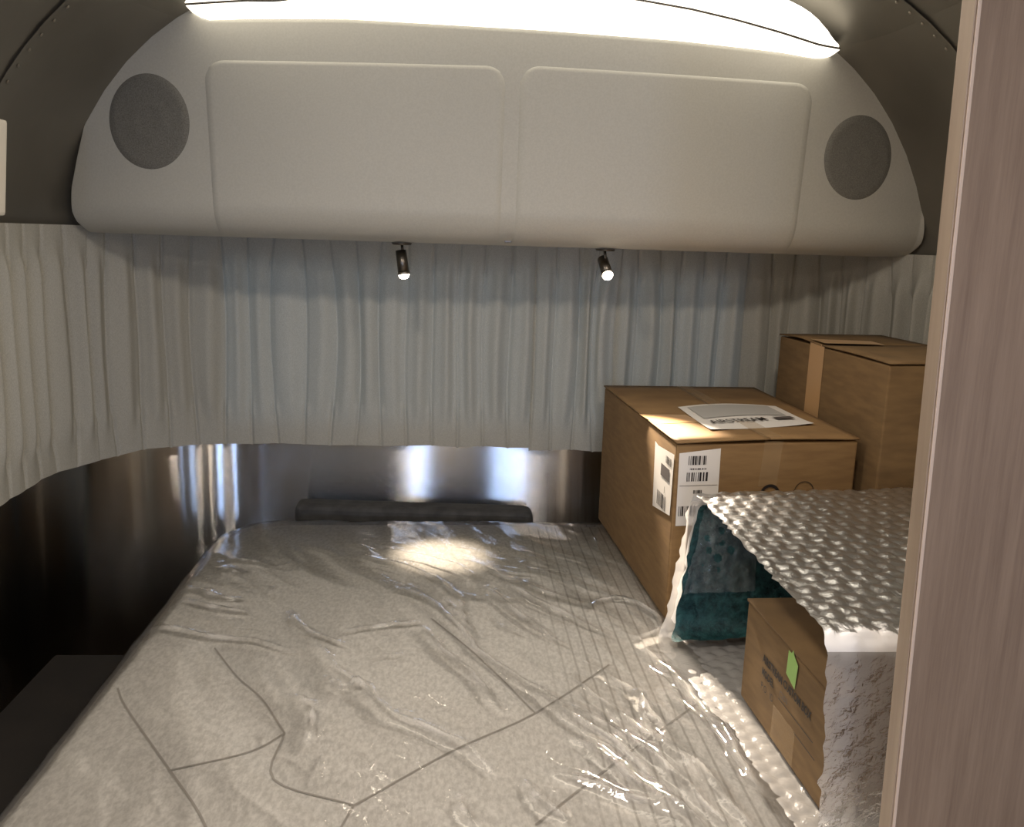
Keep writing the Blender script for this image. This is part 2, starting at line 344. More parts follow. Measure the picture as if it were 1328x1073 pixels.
# underside closing strip from the front's lower edge back to the wall
under = grid('underside', [rows[0], np.stack([bx*.97+CX*.03, np.full_like(bx, 2.33), np.full_like(bx, ZB+.001)], 1)], cabm, CB)
def door(x0, x1, z1a, z1b, nm, lx):
    """proud panel following the front; rounded upper corners"""
    nu, nv, r = 70, 70, .045; P = np.zeros((nv+1, nu+1, 3)); zb = ZB+.002
    for j in range(nv+1):
        v = j/nv
        for i in range(nu+1):
            u_ = i/nu; a0 = x0+lx[0]*(1-v); a1 = x1+lx[1]*(1-v)
            x = a0+(a1-a0)*u_; zt = z1a+(z1b-z1a)*u_; h = zt-zb
            zz = zb+h*v; dt = zt-zz; dl = min(x-a0, a1-x)
            if dl < r and dt < r:                      # map square corner to a disc
                a, c = r-dl, r-dt; m_ = max(a, c); hyp = math.hypot(a, c) or 1; a, c = a*m_/hyp, c*m_/hyp
                x = a0+r-a if x-a0 < a1-x else a1-r+a; zz = zt-r+c
                dist = r-m_
            else: dist = min(dl, dt)
            e = .006; lift = .004 if dist >= e else -.0015+.0055*math.sqrt(max(0, 1-((e-dist)/e)**2))
            P[j, i] = (x, yface(x, zz)-lift, zz)
    return grid(nm, P, cabm, CB)
door(-.547, .108, 1.806, 1.818, 'door', (.012, -.003))
door(.136, .806, 1.822, 1.812, 'door', (-.002, -.014))
# lower end of the slot between the doors
box('catch_plate', (.1145, 2.046, 1.439), (.1295, 2.06, 1.444), metal_d, CB, .001)
for (x, z, rx, rz) in ((-.672, 1.675, .0935, .103), (.932, 1.657, .0895, .097)):
    P = []
    for k in range(11):
        f = k/10; P.append([(x+rx*f*math.cos(a), 0, z+rz*f*math.sin(a)) for a in np.linspace(0, 2*math.pi, 72, endpoint=False)])
    P = np.array(P)
    for k in range(11):
        for j in range(72):
            P[k, j, 1] = yface(P[k, j, 0], P[k, j, 2])-(.0035 if k < 10 else -.001)-(.001 if 3 <= k <= 4 else 0)
    g = grid('speaker_grille', P, grm, CB, closed=True); g['label'] = 'round dark grey speaker grille'
# light panel above the cabinet: opal lens from the cabinet's top edge up to the arc of the ceiling
LG = empty('light_panel', (.15, 2.08, 1.88), 'long glowing warm-white light panel arching along the top of the overhead cabinet', 'light')
top_pts = [(-.565, 1.903), (-.50, 1.910), (-.44, 1.916), (-.38, 1.918), (-.28, 1.935), (-.10, 1.953), (.1, 1.963), (.25, 1.964), (.38, 1.956), (.5, 1.942), (.6, 1.925), (.7, 1.904), (.79, 1.882), (.835, 1.877)]
xs = np.linspace(-.565, .835, 80); tx = np.interp(xs, [p[0] for p in top_pts], [p[1] for p in top_pts]); bzz = np.array([ztop(v)-.004 for v in xs])
bzz = np.minimum(bzz, tx-.001)
prof = []
for k in range(9):
    v = k/8; prof.append(np.stack([xs, 2.062-.05*np.sin(v*math.pi*.5)+0*xs, bzz+(tx-bzz)*v], 1))
grid('opal_lens', prof, opal, LG)
fr_ = [np.stack([xs, np.full_like(xs, 2.010), tx], 1), np.stack([xs, np.full_like(xs, 2.006), tx+.0012], 1), np.stack([xs, np.full_like(xs, 2.010), tx+.003], 1), np.stack([xs, np.full_like(xs, 2.09), tx+.004], 1)]
grid('lens_trim', fr_, metal_d, LG)
# glowing strip added above the trim, standing in for the lit ceiling there
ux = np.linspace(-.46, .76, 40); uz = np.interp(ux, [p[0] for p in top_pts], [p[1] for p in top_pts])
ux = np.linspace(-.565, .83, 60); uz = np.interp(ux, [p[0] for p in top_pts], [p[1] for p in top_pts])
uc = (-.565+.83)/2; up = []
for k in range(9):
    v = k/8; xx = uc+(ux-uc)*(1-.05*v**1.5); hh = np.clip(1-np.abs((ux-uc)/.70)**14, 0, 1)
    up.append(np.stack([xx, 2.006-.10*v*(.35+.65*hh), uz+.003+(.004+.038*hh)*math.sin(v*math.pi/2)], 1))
grid('ceiling_glow', up, opal, LG)

# reading lamps
def reading_lamp(Lp, D, label):
    t = empty('reading_lamp', (Lp.x, Lp.y, 1.43), label, 'lamp', 'reading lamps under the overhead cabinet')
    tube('base_plate', (Lp.x, Lp.y-.006, 1.431), (Lp.x, Lp.y-.006, 1.426), .024, .022, metal_d, t)
    tube('stem', (Lp.x, Lp.y, 1.427), (Lp.x+.003, Lp.y, Lp.z+.005), .0035, .0035, metal_d, t, 12)
    h = tube('head', Lp-D*.018, Lp+D*.036, .0125, .0135, metal_d, t)
    tube('bezel', Lp+D*.034, Lp+D*.040, .0145, .0145, nickel, h)
    c = Lp+D*.0405; a = D.orthogonal().normalized(); b = D.cross(a)
    rows = [[c+D*.009*math.sqrt(1-(k/6)**2)+(.0128*k/6)*(math.cos(q)*a+math.sin(q)*b) for q in [2*math.pi*j/20 for j in range(20)]] for k in range(7)]
    grid('lens', [[tuple(v) for v in r_] for r_ in rows], bulb, t, closed=True)
reading_lamp(L1, D1, 'left reading lamp, small dark cylinder spotlight aimed straight down at the mattress')
reading_lamp(L2, D2, 'right reading lamp, glowing small spotlight aimed forward at the carton')
for (x, y) in LAMPS:
    zc = 2.008
    c = empty('ceiling_lamp', (x, y, zc), ('left' if x < CX else 'right')+' round ceiling lamp of the pair '+{1.06: 'over the bed', .1: 'above the camera', -1.0: 'near the front wall'}[y], 'lamp', 'ceiling lamps')
    tube('rim', (x, y, zc), (x, y, zc-.014), .07, .065, nickel, c); tube('lens', (x, y, zc-.013), (x, y, zc-.018), .056, .054, lampm, c)

# ------------------------------------------------------------ curtains
def curtain_path(off=.048, r=.40):
    hw = CW-off; yr = YR-off; P = []
    P += [(CX-hw, 1.15+(yr-r-1.15)*i/40) for i in range(40)]
    P += [(CX-hw+r-r*math.cos(a), yr-r+r*math.sin(a)) for a in [math.pi/2*i/40 for i in range(41)]]
    P += [(CX-hw+r+(2*hw-2*r)*i/60, yr) for i in range(1, 60)]
    P += [(CX+hw-r+r*math.sin(a), yr-r+r*math.cos(a)) for a in [math.pi/2*i/40 for i in range(41)]]
    P += [(CX+hw, yr-r-(yr-r-.95)*i/40) for i in range(1, 41)]
    return np.array(P)
CP = curtain_path(); CS = np.r_[0, np.cumsum(np.hypot(*np.diff(CP, axis=0).T))]
def s_at(pred): return CS[int(np.argmin([pred(p) for p in CP]))]
sA = s_at(lambda p: math.hypot(p[0]+.875, p[1]-2.22)); sB = s_at(lambda p: math.hypot(p[0]-.225, p[1]-2.40)); sC = s_at(lambda p: math.hypot(p[0]-.44, p[1]-2.40))
def curtain(s0, s1, label, pitch, zt, zb, seed, amp=.014, off=0):
    r = np.random.default_rng(seed); npl = max(2, round((s1-s0)/pitch)); per = 26; nu = npl*per; nv = 60
    s = np.linspace(s0, s1, nu+1); ph = np.linspace(0, npl, nu+1)
    x = np.interp(s, CS, CP[:, 0]); y = np.interp(s, CS, CP[:, 1])
    tx_ = np.gradient(x, s); ty_ = np.gradient(y, s); nx, ny = ty_, -tx_       # towards the room
    n_ = np.hypot(nx, ny); nx, ny = nx/n_, ny/n_
    A = r.uniform(.7, 1.3, npl+2); lean = r.normal(0, .16, npl+2); sk = r.uniform(-.35, .35, npl+2); A2 = r.uniform(0, 1, npl+2); zj = r.normal(0, .0022, npl+2)
    P = np.zeros((nv+1, nu+1, 3))
    idx = np.arange(npl+2)
    for j in range(nv+1):
        v = j/nv                                                              # 0 hem, 1 header
        hem = 1/(1+math.exp(-(v-.14)/.025)); hd = 1/(1+math.exp((v-.87)/.02)); mid = hem*hd
        wob = np.interp(ph, idx-.0, lean)*math.sin(v*math.pi)+.12*np.sin(2.1*v+ph*1.7)*math.sin(v*math.pi)
        p = ph+wob*.8; fr = p-np.floor(p); c = np.minimum(fr, 1-fr)
        a = np.interp(ph, idx, A)
        fold = .5-.5*np.cos(2*math.pi*fr)
        sec = .28*np.sin(4*math.pi*fr+np.interp(ph, idx, sk)*6)*np.interp(ph, idx, A2)
        crease = -np.exp(-(c/.055)**2)
        d = mid*(amp*1.5*a*(fold+.6*sec-.45)+.006*crease)+(1-mid)*(.0022*fold+.007*crease)
        knot = math.exp(-((v-.17)/.03)**2)+math.exp(-((v-.845)/.02)**2)       # pinch of each pleat
        d += knot*(.011*np.exp(-(c/.13)**2)+.012*crease)
        z0 = zb+(np.interp(ph, idx, zj) if True else 0)-.004*np.exp(-(c/.05)**2)
        P[j, :, 0] = x+nx*(d+off+.004); P[j, :, 1] = y+ny*(d+off+.004); P[j, :, 2] = z0+(zt-z0)*v
    return tag(grid('curtain', P, cur), label, 'curtain', 'pleated curtains around the bed')
curtain(0, sA, 'pleated off-white curtain along the left wall, its hem dropping at left', .070, 1.448, .878, 1, .016, .004)
curtain(sA-.02, sB, 'broad pleated curtain behind the left reading lamp, left and middle of the rear wall', .068, 1.446, .878, 2)
curtain(sB-.012, sC+.01, 'narrow pleated curtain between the broad one and the right reading lamp', .060, 1.446, .872, 3, .016, .007)
curtain(sC-.01, CS[-1], 'shaded pleated curtain behind the stacked cartons at right', .062, 1.440, .872, 5, .017)
# curtain rail
def rail_grid(zc, h, off, nm, m, par=None):
    hw = CW-off; rows = []
    P = curtain_path(off); rows = [[(x, y, zc-h) for x, y in P], [(x, y, zc+h) for x, y in P]]
    return grid(nm, rows, m, par)
tag(rail_grid(1.436, .007, .022, 'curtain_track', nickel), 'thin metal curtain track running around the walls above the curtains', 'curtain track')

# ------------------------------------------------------------ foam strip behind the mattress
o = box('foam_strip', (-.415, 2.31, .458), (.23, 2.39, .728), darkp, bev=.022, seg=4)
tag(o, 'dark grey foam strip standing between the mattress and the rear wall', 'foam')
for v in o.data.vertices:
    if v.co.z > .6: v.co.z += .006*math.sin(v.co.x*9)-.02*max(0, (v.co.x-.1)/.13)
# ------------------------------------------------------------ mattress and film
RIDGES = [
 [(-.145,2.026),(.008,1.930),(.049,1.839)],[(-.103,1.774),(-.014,1.678),(.050,1.511),(.124,1.384),(.218,1.231),(.285,1.104),(.320,1.013),(.35,.93)],
 [(.081,1.797),(.143,1.643),(.219,1.527)],[(.092,1.862),(.194,1.698),(.303,1.559)],[(.358,1.543),(.384,1.437),(.410,1.332),(.432,1.197),(.428,1.050)],
 [(.244,1.452),(.307,1.357),(.321,1.273),(.370,1.139)],[(.217,1.397),(.267,1.274),(.323,1.178),(.361,1.068)],[(.148,1.124),(.227,1.079),(.309,1.029)],
 [(.110,1.107),(.117,1.065),(.157,1.017)],[(-.057,1.608),(.022,1.439),(.093,1.287)],[(-.255,1.542),(-.097,1.289),(.021,1.202),(.063,1.126)],
 [(.199,1.309),(.251,1.220),(.306,1.126)],[(-.015,1.755),(.045,1.575)],[(.008,1.775),(.045,1.575)],[(.293,1.680),(.315,1.722),(.364,1.729),(.406,1.663),(.420,1.592),(.358,1.543)],
 [(.327,1.357),(.309,1.273),(.326,1.240)],[(.015,1.083),(.039,1.009)],[(-.190,1.574),(-.050,1.625)],
 [(-.171,1.361),(-.128,1.367)],[(-.543,1.779),(-.467,1.732),(-.416,1.724)],[(-.554,1.599),(-.480,1.559),(-.398,1.547),(-.265,1.497)],[(-.519,1.715),(-.452,1.671),(-.390,1.663)],
 [(-.498,1.904),(-.445,1.850)],[(-.498,1.962),(-.427,1.924)],[(-.307,1.671),(-.283,1.600),(-.189,1.509)],[(-.208,1.405),(-.170,1.352)],[(-.239,1.342),(-.207,1.294),(-.207,1.206)],
 [(.30,1.25),(.36,1.12),(.40,.98)],[(.26,1.20),(.33,1.08),(.38,.95)],[(.18,1.22),(.25,1.12),(.33,1.0)],[(.05,1.95),(.16,1.80),(.27,1.70)],[(-.2,1.98),(-.05,1.86),(.02,1.74)]]
SEAMS = [[(-.545,1.395),(-.510,1.334),(-.389,1.162),(-.306,1.037),(-.25,.9)],[(-.389,1.162),(-.288,1.207),(-.246,1.256)],[(-.246,1.256),(-.303,1.362),(-.360,1.436),(-.425,1.541)],
 [(-.246,1.256),(-.239,1.137),(-.121,1.075)],[(-.121,1.075),(.010,1.199),(.144,1.304),(.294,1.473)],[(.12,1.03),(.214,1.130),(.419,1.338)],[(-.121,1.075),(-.16,.92)],[(.144,1.304),(.057,1.504),(-.031,1.671)]]
MX0, MX1, MY0, MY1 = -.590, 1.10, .30, 2.290
def seg_dist(X, Y, a, b):
    a, b = np.array(a), np.array(b); d = b-a; L2 = (d**2).sum(); t = np.clip(((X-a[0])*d[0]+(Y-a[1])*d[1])/L2, 0, 1)
    return np.hypot(X-a[0]-t*d[0], Y-a[1]-t*d[1]), t, ((X-a[0])*d[1]-(Y-a[1])*d[0])/math.sqrt(L2)
def bedsheet(res, off, hfun, name, m, parent, e=.055, zbot=.46, skirt=6, topz=.70):
    nx, ny = int((MX1-MX0)/res), int((MY1-MY0)/res)
    gx = np.linspace(MX0-off, MX1+off, nx+1); gy = np.linspace(MY0-off, MY1+off, ny+1); X, Y = np.meshgrid(gx, gy)
    R = .20; x0, x1, y0, y1 = MX0-off, MX1+off, MY0-off, MY1+off
    dl = np.minimum(X-x0, x1-X); dt = np.minimum(Y-y0, y1-Y)
    cor = (dl < R) & (dt < R); a = R-dl; c = R-dt; mm = np.maximum(a, c); hy = np.maximum(np.hypot(a, c), 1e-9)
    a2, c2 = a*mm/hy, c*mm/hy
    X2 = np.where(cor, np.where(X-x0 < x1-X, x0+R-a2, x1-R+a2), X); Y2 = np.where(cor, np.where(Y-y0 < y1-Y, y0+R-c2, y1-R+c2), Y)
    D = np.where(cor, R-mm, np.minimum(dl, dt)); D = np.maximum(D, 0)
    Z = topz+off-np.where(D < e, e*(1-np.sqrt(np.clip(1-((e-D)/e)**2, 0, 1))), 0)
    Z = Z+hfun(X2, Y2, D)
    top = np.stack([X2, Y2, Z], -1)
    # skirt
    ring = [(0, i) for i in range(nx+1)]+[(j, nx) for j in range(1, ny+1)]+[(ny, i) for i in range(nx-1, -1, -1)]+[(j, 0) for j in range(ny-1, 0, -1)]
    V = top.reshape(-1, 3).tolist(); k = nx+1
    prev = [j*k+i for j, i in ring]; Fc = []
    ii = np.arange(ny)[:, None]*k+np.arange(nx)[None, :]
    Fc = np.stack([ii, ii+1, ii+k+1, ii+k], -1).reshape(-1, 4).tolist()
    for q in range(1, skirt+1):
        cur_ = []
        for n_, (j, i) in enumerate(ring):
            px_, py_, pz_ = top[j, i]; t = q/skirt
            bulge = .008*math.sin(t*math.pi)+(0 if name == 'cover' else .006*math.sin(n_*.11)*t+.004*math.sin(n_*.37+1)*t)
            dx_, dy_ = px_-np.clip(px_, x0+R, x1-R), py_-np.clip(py_, y0+R, y1-R); h = math.hypot(dx_, dy_) or 1
            V.append([px_+dx_/h*bulge, py_+dy_/h*bulge, pz_+(zbot-pz_)*t]); cur_.append(len(V)-1)
        n = len(ring)
        Fc += [(prev[a_], cur_[a_], cur_[(a_+1) % n], prev[(a_+1) % n]) for a_ in range(n)]
        prev = cur_
    return mk(name, V, Fc, m, parent, True)
def smooth(poly, n=6):
    P = [2*np.array(poly[0])-np.array(poly[1])]+[np.array(p) for p in poly]+[2*np.array(poly[-1])-np.array(poly[-2])]; out = []
    for a, b, c, d in zip(P, P[1:], P[2:], P[3:]):
        for k in range(n):
            t = k/n; out.append(tuple(.5*(2*b+(c-a)*t+(2*a-5*b+4*c-d)*t*t+(3*b-a-3*c+d)*t**3)))
    return out+[tuple(P[-2])]
SEAMS = [smooth(p, 5) for p in SEAMS]; RIDGES = [smooth(p, 3) if len(p) > 2 else p for p in RIDGES]
def h_mat(X, Y, D):
    h = .0025*np.sin(X*7+1)*np.sin(Y*6); m0 = np.zeros_like(X)
    for poly in SEAMS:
        for a, b in zip(poly, poly[1:]):
            d, _, _ = seg_dist(X, Y, a, b); m0 = np.maximum(m0, np.exp(-(d/.010)**2))
    return h-.005*m0
MT = empty('mattress', (.25, 1.3, .455), 'light grey quilted knit mattress with ribbed centre, sealed in clear plastic on the bed', 'mattress')
bedsheet(.0052, 0, h_mat, 'cover', sheetm, MT)
V, Fc = [], []                                                   # stitched seam lines, thin cords in the grooves
for poly in SEAMS:
    for a, b in zip(poly, poly[1:]):
        a, b = Vector(a), Vector(b); d = (b-a); n = max(1, int(d.length/.02)); w_ = Vector((-d.y, d.x)).normalized()*.0017
        for q in range(n):
            p0, p1 = a+d*q/n, a+d*(q+1)/n; k = len(V)
            zz = [float(.70+h_mat(np.array(p.x), np.array(p.y), 0)) for p in (p0, p1)]
            V += [(p0.x-w_.x, p0.y-w_.y, zz[0]+.0016), (p0.x+w_.x, p0.y+w_.y, zz[0]+.0016), (p1.x+w_.x, p1.y+w_.y, zz[1]+.0016), (p1.x-w_.x, p1.y-w_.y, zz[1]+.0016)]; Fc.append((k, k+3, k+2, k+1))
sq = mk('quilting_seams', V, Fc, seamm, MT); sq['kind'] = 'stuff'
WV = [(rng.uniform(14, 60), rng.normal(.62, .28), rng.uniform(0, 6.28)) for _ in range(12)]
CR = [((rng.uniform(-.5, .45), rng.uniform(.8, 2.1)), rng.normal(-.95, .5), rng.uniform(.02, .08), rng.uniform(.001, .0028)) for _ in range(150)]
def h_film(X, Y, D):
    h = np.full_like(X, .003); fo = np.zeros_like(X)
    for k, (fq, an, ph) in enumerate(WV):
        u = X*math.cos(an)+Y*math.sin(an); v = -X*math.sin(an)+Y*math.cos(an)
        h += .0008*(30/fq)**.8*(1-np.abs(np.sin(u*fq*.5+ph+.7*np.sin(v*5+k))))**2*2
    WX = X+.0035*np.sin(Y*43+X*20)+.0015*np.sin(Y*110); WY = Y+.0035*np.sin(X*38-Y*25)
    for k, poly in enumerate(RIDGES):
        n = len(poly)-1; amp = .0135 if n > 1 else .008; pr = np.zeros_like(X); pf = np.zeros_like(X)
        for i, (a, b) in enumerate(zip(poly, poly[1:])):
            d, t, sd = seg_dist(WX, WY, a, b); g = (i+t)/n; env = np.sin(math.pi*np.clip(.04+.92*g, 0, 1))**.7
            pr = np.maximum(pr, env*np.exp(-(d/.0085)**1.15)); pf = np.maximum(pf, env*(.5+.5*np.sin(g*17+k*3))*np.exp(-(d/.006)**2))
        h += amp*pr; fo = np.maximum(fo, pf)
    for (cx_, cy_), an, ln, am in CR:
        a = (cx_-ln*math.cos(an), cy_-ln*math.sin(an)); b = (cx_+ln*math.cos(an), cy_+ln*math.sin(an))
        msk = (np.abs(X-cx_) < .12) & (np.abs(Y-cy_) < .12)
        if msk.any():
            d, t, sd = seg_dist(X[msk], Y[msk], a, b); h[msk] += am*np.sin(math.pi*t)*np.exp(-np.abs(d)/.004)
    h_film.fold = np.clip(fo, 0, 1)
    under = 1/(1+np.exp(-(X-.46)/.008))
    return h*(1-under)*np.clip(D/.02+.3, 0, 1)+.0015*under
fl = bedsheet(.0048, .0035, h_film, 'plastic_film', filmm, None, skirt=8)
at_ = fl.data.attributes.new('fold', 'FLOAT', 'POINT'); fv = np.zeros(len(fl.data.vertices), np.float32); ff = h_film.fold.ravel(); fv[:len(ff)] = ff; at_.data.foreach_set('value', fv)
tag(fl, 'clear wrinkled plastic film stretched over the whole mattress', 'plastic film')

# ------------------------------------------------------------ cartons
ZM = .7075
def lerp(a, b, t): return Vector(a)+(Vector(b)-Vector(a))*t
def carton(nm, q, z0, z1, m, label, lift=0):
    c = Vector((sum(p[0] for p in q)/4, sum(p[1] for p in q)/4, z0)); t = empty(nm, c, label, 'box')
    hull8('body', [(x, y, z0) for x, y in q], [(x, y, z1-.006) for x, y in q], m, t, .004)
    return t
# A: large carton, quad near-left, near-right, far-right, far-left
A = [(.435, 1.640), (.822, 1.700), (.812, 2.31), (.404, 2.292)]
CA = carton('carton', A, ZM, 1.075, card, 'large brown carton with shipping labels and a white sheet on its top')
zt = 1.075
def bil(q, u, v): return lerp(lerp(q[0], q[1], u), lerp(q[3], q[2], u), v)
# top flaps: two sheets meeting along a line running away from the near face, front edge slightly bowed up
def flap(q, u0, u1, z, par, m, bow=.004, v0=-.006, v1=1.005):
    P = []
    for v in np.linspace(v0, v1, 14):
        P.append([(*bil(q, u, v), z+bow*math.sin(math.pi*np.clip((u-.02)/.96, 0, 1))*max(0, 1-v*4)) for u in np.linspace(u0, u1, 14)])
    P = np.array(P); o = grid('flap', P, m, par)
    md = o.modifiers.new('s', 'SOLIDIFY'); md.thickness = .0035; md.offset = -1
    return o
flap([Vector(p) for p in A], -.004, .497, zt, CA, card); flap([Vector(p) for p in A], .503, 1.004, zt, CA, card)
A = [Vector(p) for p in A]
def on_top(x, y, dz=.0006): return (x, y, zt+dz)
nf = (A[1]-A[0]).normalized(); ux = Vector((nf.x, nf.y, 0)); nrm = Vector((nf.y, -nf.x, 0))     # near face
def near(s, z, d=.0012): p = A[0]+nf*s; return Vector((p.x, p.y, z))+nrm*d
lf = (A[3]-A[0]).normalized(); uL = Vector((lf.x, lf.y, 0)); nL = Vector((-lf.y, lf.x, 0))
def left(s, z, d=.0012): p = A[0]+lf*s; return Vector((p.x, p.y, z))+nL*d
# tapes
tp = quad('tape', [on_top(*bil(A, .47, 0)), on_top(*bil(A, .57, 0)), on_top(*bil(A, .57, 1)), on_top(*bil(A, .47, 1))], ctape, CA); tp.data.vertices[0].co.z += .004; tp.data.vertices[1].co.z += .004; tp.data.vertices[2].co.z -= .0002; tp['label'] = 'clear tape along the top'
quad('tape', [near(.185, 1.072), near(.225, 1.072), near(.218, .98), near(.178, .98)], ctape, CA)['label'] = 'clear tape running down the near face'
quad('tape', [on_top(.415, 1.905, .0009), on_top(.43, 1.80, .0009), on_top(.535, 1.83, .0009), on_top(.52, 1.905, .0009)], tape, CA)['label'] = 'tan tape patch'
# white sheet on the top, corners from the photo, slightly curled
c00, c10, c11, c01 = Vector((.528, 1.735)), Vector((.777, 1.815)), Vector((.770, 2.03)), Vector((.525, 1.995))
P = []
for v in np.linspace(0, 1, 16):
    row = []
    for u in np.linspace(0, 1, 20):
        p = lerp(lerp(c00, c10, u), lerp(c01, c11, u), v); p.y += .035*math.sin(math.pi*u)*v
        row.append((p.x, p.y, zt+.0016+.004*(1-v)**6*abs(2*u-1)**2+.003*math.sin(math.pi*u)*math.sin(3*v)))
    P.append(row)
sh = grid('paper_sheet', P, paper, CA); sh['label'] = 'white printed sheet taped on top'
def onsheet(u, v, dz=.0014):
    p = lerp(lerp(c00, c10, u), lerp(c01, c11, u), v); p.y += .035*math.sin(math.pi*u)*v
    return Vector((p.x, p.y, zt+.0016+.004*(1-v)**6*abs(2*u-1)**2+.003*math.sin(math.pi*u)*math.sin(3*v)+dz))
grid('printed_block', [[tuple(onsheet(u, v)) for u in np.linspace(.08, .9, 10)] for v in np.linspace(.42, .92, 8)], pgrey, sh)
a_, b_ = onsheet(.10, .20, .0028), onsheet(.62, .20, .0034)
text('AIRSTREAM', .042, ink, sh, a_, (b_-a_), (-.25, 1, .0), xs=.66, bold=.0005)
a_ = onsheet(.73, .22, .0035); quad('printed_mark', [a_, a_+Vector((.045, .012, 0)), a_+Vector((.040, .034, 0)), a_+Vector((-.005, .022, 0))], inkg, sh)
# near face label
lb = quad('shipping_label', [near(.008, .905), near(.094, .905), near(.092, 1.060), near(.006, 1.052)], paper, CA); lb['label'] = 'white barcode label on the near face'
bars(ink, lb, near(.026, 1.028, .0018), ux, (0, 0, 1), .040, .018, 20, 1); bars(ink, lb, near(.024, .995, .0018), ux, (0, 0, 1), .050, .018, 20, 2)
bars(ink, lb, near(.012, .925, .0018), ux, (0, 0, 1), .04, .02, 12, 3)
bars(inkg, lb, near(.030, 1.018, .0018), ux, (0, 0, 1), .034, .0035, 20, 6); bars(ink, lb, near(.040, .970, .0018), ux, (0, 0, 1), .018, .007, 20, 7); quad('rule', [near(.01, .986, .0018), near(.09, .986, .0018), near(.09, .9868, .0018), near(.01, .9868, .0018)], inkg, lb)
# left face label, wrapping crookedly
lb = quad('shipping_label', [left(.012, .922), left(.135, .905), left(.145, 1.043), left(.120, 1.039), left(.008, 1.047)], paper, CA); lb['label'] = 'white barcode label on the left face'
bars(ink, lb, left(.060, 1.018, .0018), -uL, (0, 0, 1), .040, .015, 20, 4); quad('printed_block', [left(.03, .985, .0018), left(.09, .985, .0018), left(.09, 1.010, .0018), left(.03, 1.010, .0018)], inkg, lb)
text('1', .02, ink, lb, left(.062, .955, .0018), -uL, (0, 0, 1)); bars(ink, lb, left(.105, .92, .0018), -uL, (0, 0, 1), .065, .03, 20, 5)
# printed ring and mark on the near face
V = [near(.280+r_*math.cos(a), .966+r_*math.sin(a), .0016) for r_ in (.022, .0205) for a in [2*math.pi*i/32 for i in range(32)]]
mk('printed_ring', V, [(i, (i+1) % 32, 32+(i+1) % 32, 32+i) for i in range(32)], ink, CA)
V = [near(.205+r_*math.cos(a), .962+r_*math.sin(a), .0016) for r_ in (.022, .016) for a in [2*math.pi*i/32 for i in range(32)]]
mk('printed_ring', V, [(i, (i+1) % 32, 32+(i+1) % 32, 32+i) for i in range(32)], ink, CA)

# B: tall carton behind at the right
B = [Vector(p) for p in [(.850, 1.66), (1.125, 1.70), (1.095, 2.20), (.822, 2.175)]]
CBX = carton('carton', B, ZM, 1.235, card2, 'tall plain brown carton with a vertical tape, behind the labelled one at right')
zt2 = 1.235
P = []
def flap2(v0, v1, bow):
    P = [[(*bil(B, u, v), zt2+bow*(1-abs(2*(v-v0)/(v1-v0)-1))*(1-u)) for u in np.linspace(-.006, 1.004, 8)] for v in np.linspace(v0, v1, 8)]
    o = grid('flap', P, card2, CBX); md = o.modifiers.new('s', 'SOLIDIFY'); md.thickness = .0035; md.offset = -1
flap2(-.005, .555, .002); flap2(.565, 1.005, .006)
lf2 = (B[3]-B[0]).normalized(); nL2 = Vector((-lf2.y, lf2.x, 0))
def leftB(t, z, d=.0012): p = lerp(B[0], B[3], t); return Vector((p.x, p.y, z))+nL2*d
quad('tape', [leftB(.53, ZM+.01), leftB(.67, ZM+.01), leftB(.67, zt2), leftB(.53, zt2)], tape, CBX)['label'] = 'tan tape down the left face'
quad('tape', [(*bil(B, -.006, .53), zt2+.005), (*bil(B, .5, .50), zt2+.0045), (*bil(B, .5, .62), zt2+.0055), (*bil(B, -.006, .67), zt2+.0065)], tape, CBX)['label'] = 'tan tape across the top'

# C: small carton inside the bubble-wrap sleeve
C = [Vector(p) for p in [(.498, 1.015), (.80, 1.03), (.79, 1.34), (.488, 1.328)]]
zt3 = .887; z03 = .716
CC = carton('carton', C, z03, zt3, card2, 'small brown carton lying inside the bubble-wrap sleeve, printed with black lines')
lf3 = (C[3]-C[0]).normalized(); uC = Vector((-lf3.x, -lf3.y, 0)); nC = Vector((-lf3.y, lf3.x, 0))
def faceC(y, z, d=.0012): t = (y-C[0].y)/(C[3].y-C[0].y); p = lerp(C[0], C[3], t); return Vector((p.x, p.y, z))+nC*d
P = [[(*bil(C, u, v), zt3) for u in (-.006, .5, 1)] for v in (0, .5, 1.0)]
o = grid('flap', P, card2, CC); md = o.modifiers.new('s', 'SOLIDIFY'); md.thickness = .004; md.offset = -1
text('AIRSTREAM CUSTOM BOX', .0175, ink, CC, faceC(1.247, .818), uC, (0, 0, 1), xs=.84, bold=.0006)
text('MODEL', .0165, ink, CC, faceC(1.247, .797), uC, (0, 0, 1), xs=.84, bold=.0006)
text('C250', .0135, inkg, CC, faceC(1.178, .798), uC, (0, 0, 1), xs=1)
text('P.O.  ID', .0165, ink, CC, faceC(1.246, .774), uC, (0, 0, 1), xs=.9)
for (ya, yb_, z_) in ((1.18, 1.06, .792), (1.12, 1.05, .772)): quad('printed_rule', [faceC(ya, z_), faceC(yb_, z_), faceC(yb_, z_+.0015), faceC(ya, z_+.0015)], ink, CC)
g = quad('tape', [faceC(1.160, .843, .002), faceC(1.128, .834, .002), faceC(1.124, .872, .002), faceC(1.138, .880, .002), faceC(1.143, .887, .002), faceC(1.148, .880, .002), faceC(1.158, .880, .002)], green, CC); g['label'] = 'strip of green tape'
quad('tape', [faceC(1.195, z03+.004), faceC(1.115, z03+.004), faceC(1.115, .775), faceC(1.195, .775)], ctape, CC)['label'] = 'clear tape at the lower middle'

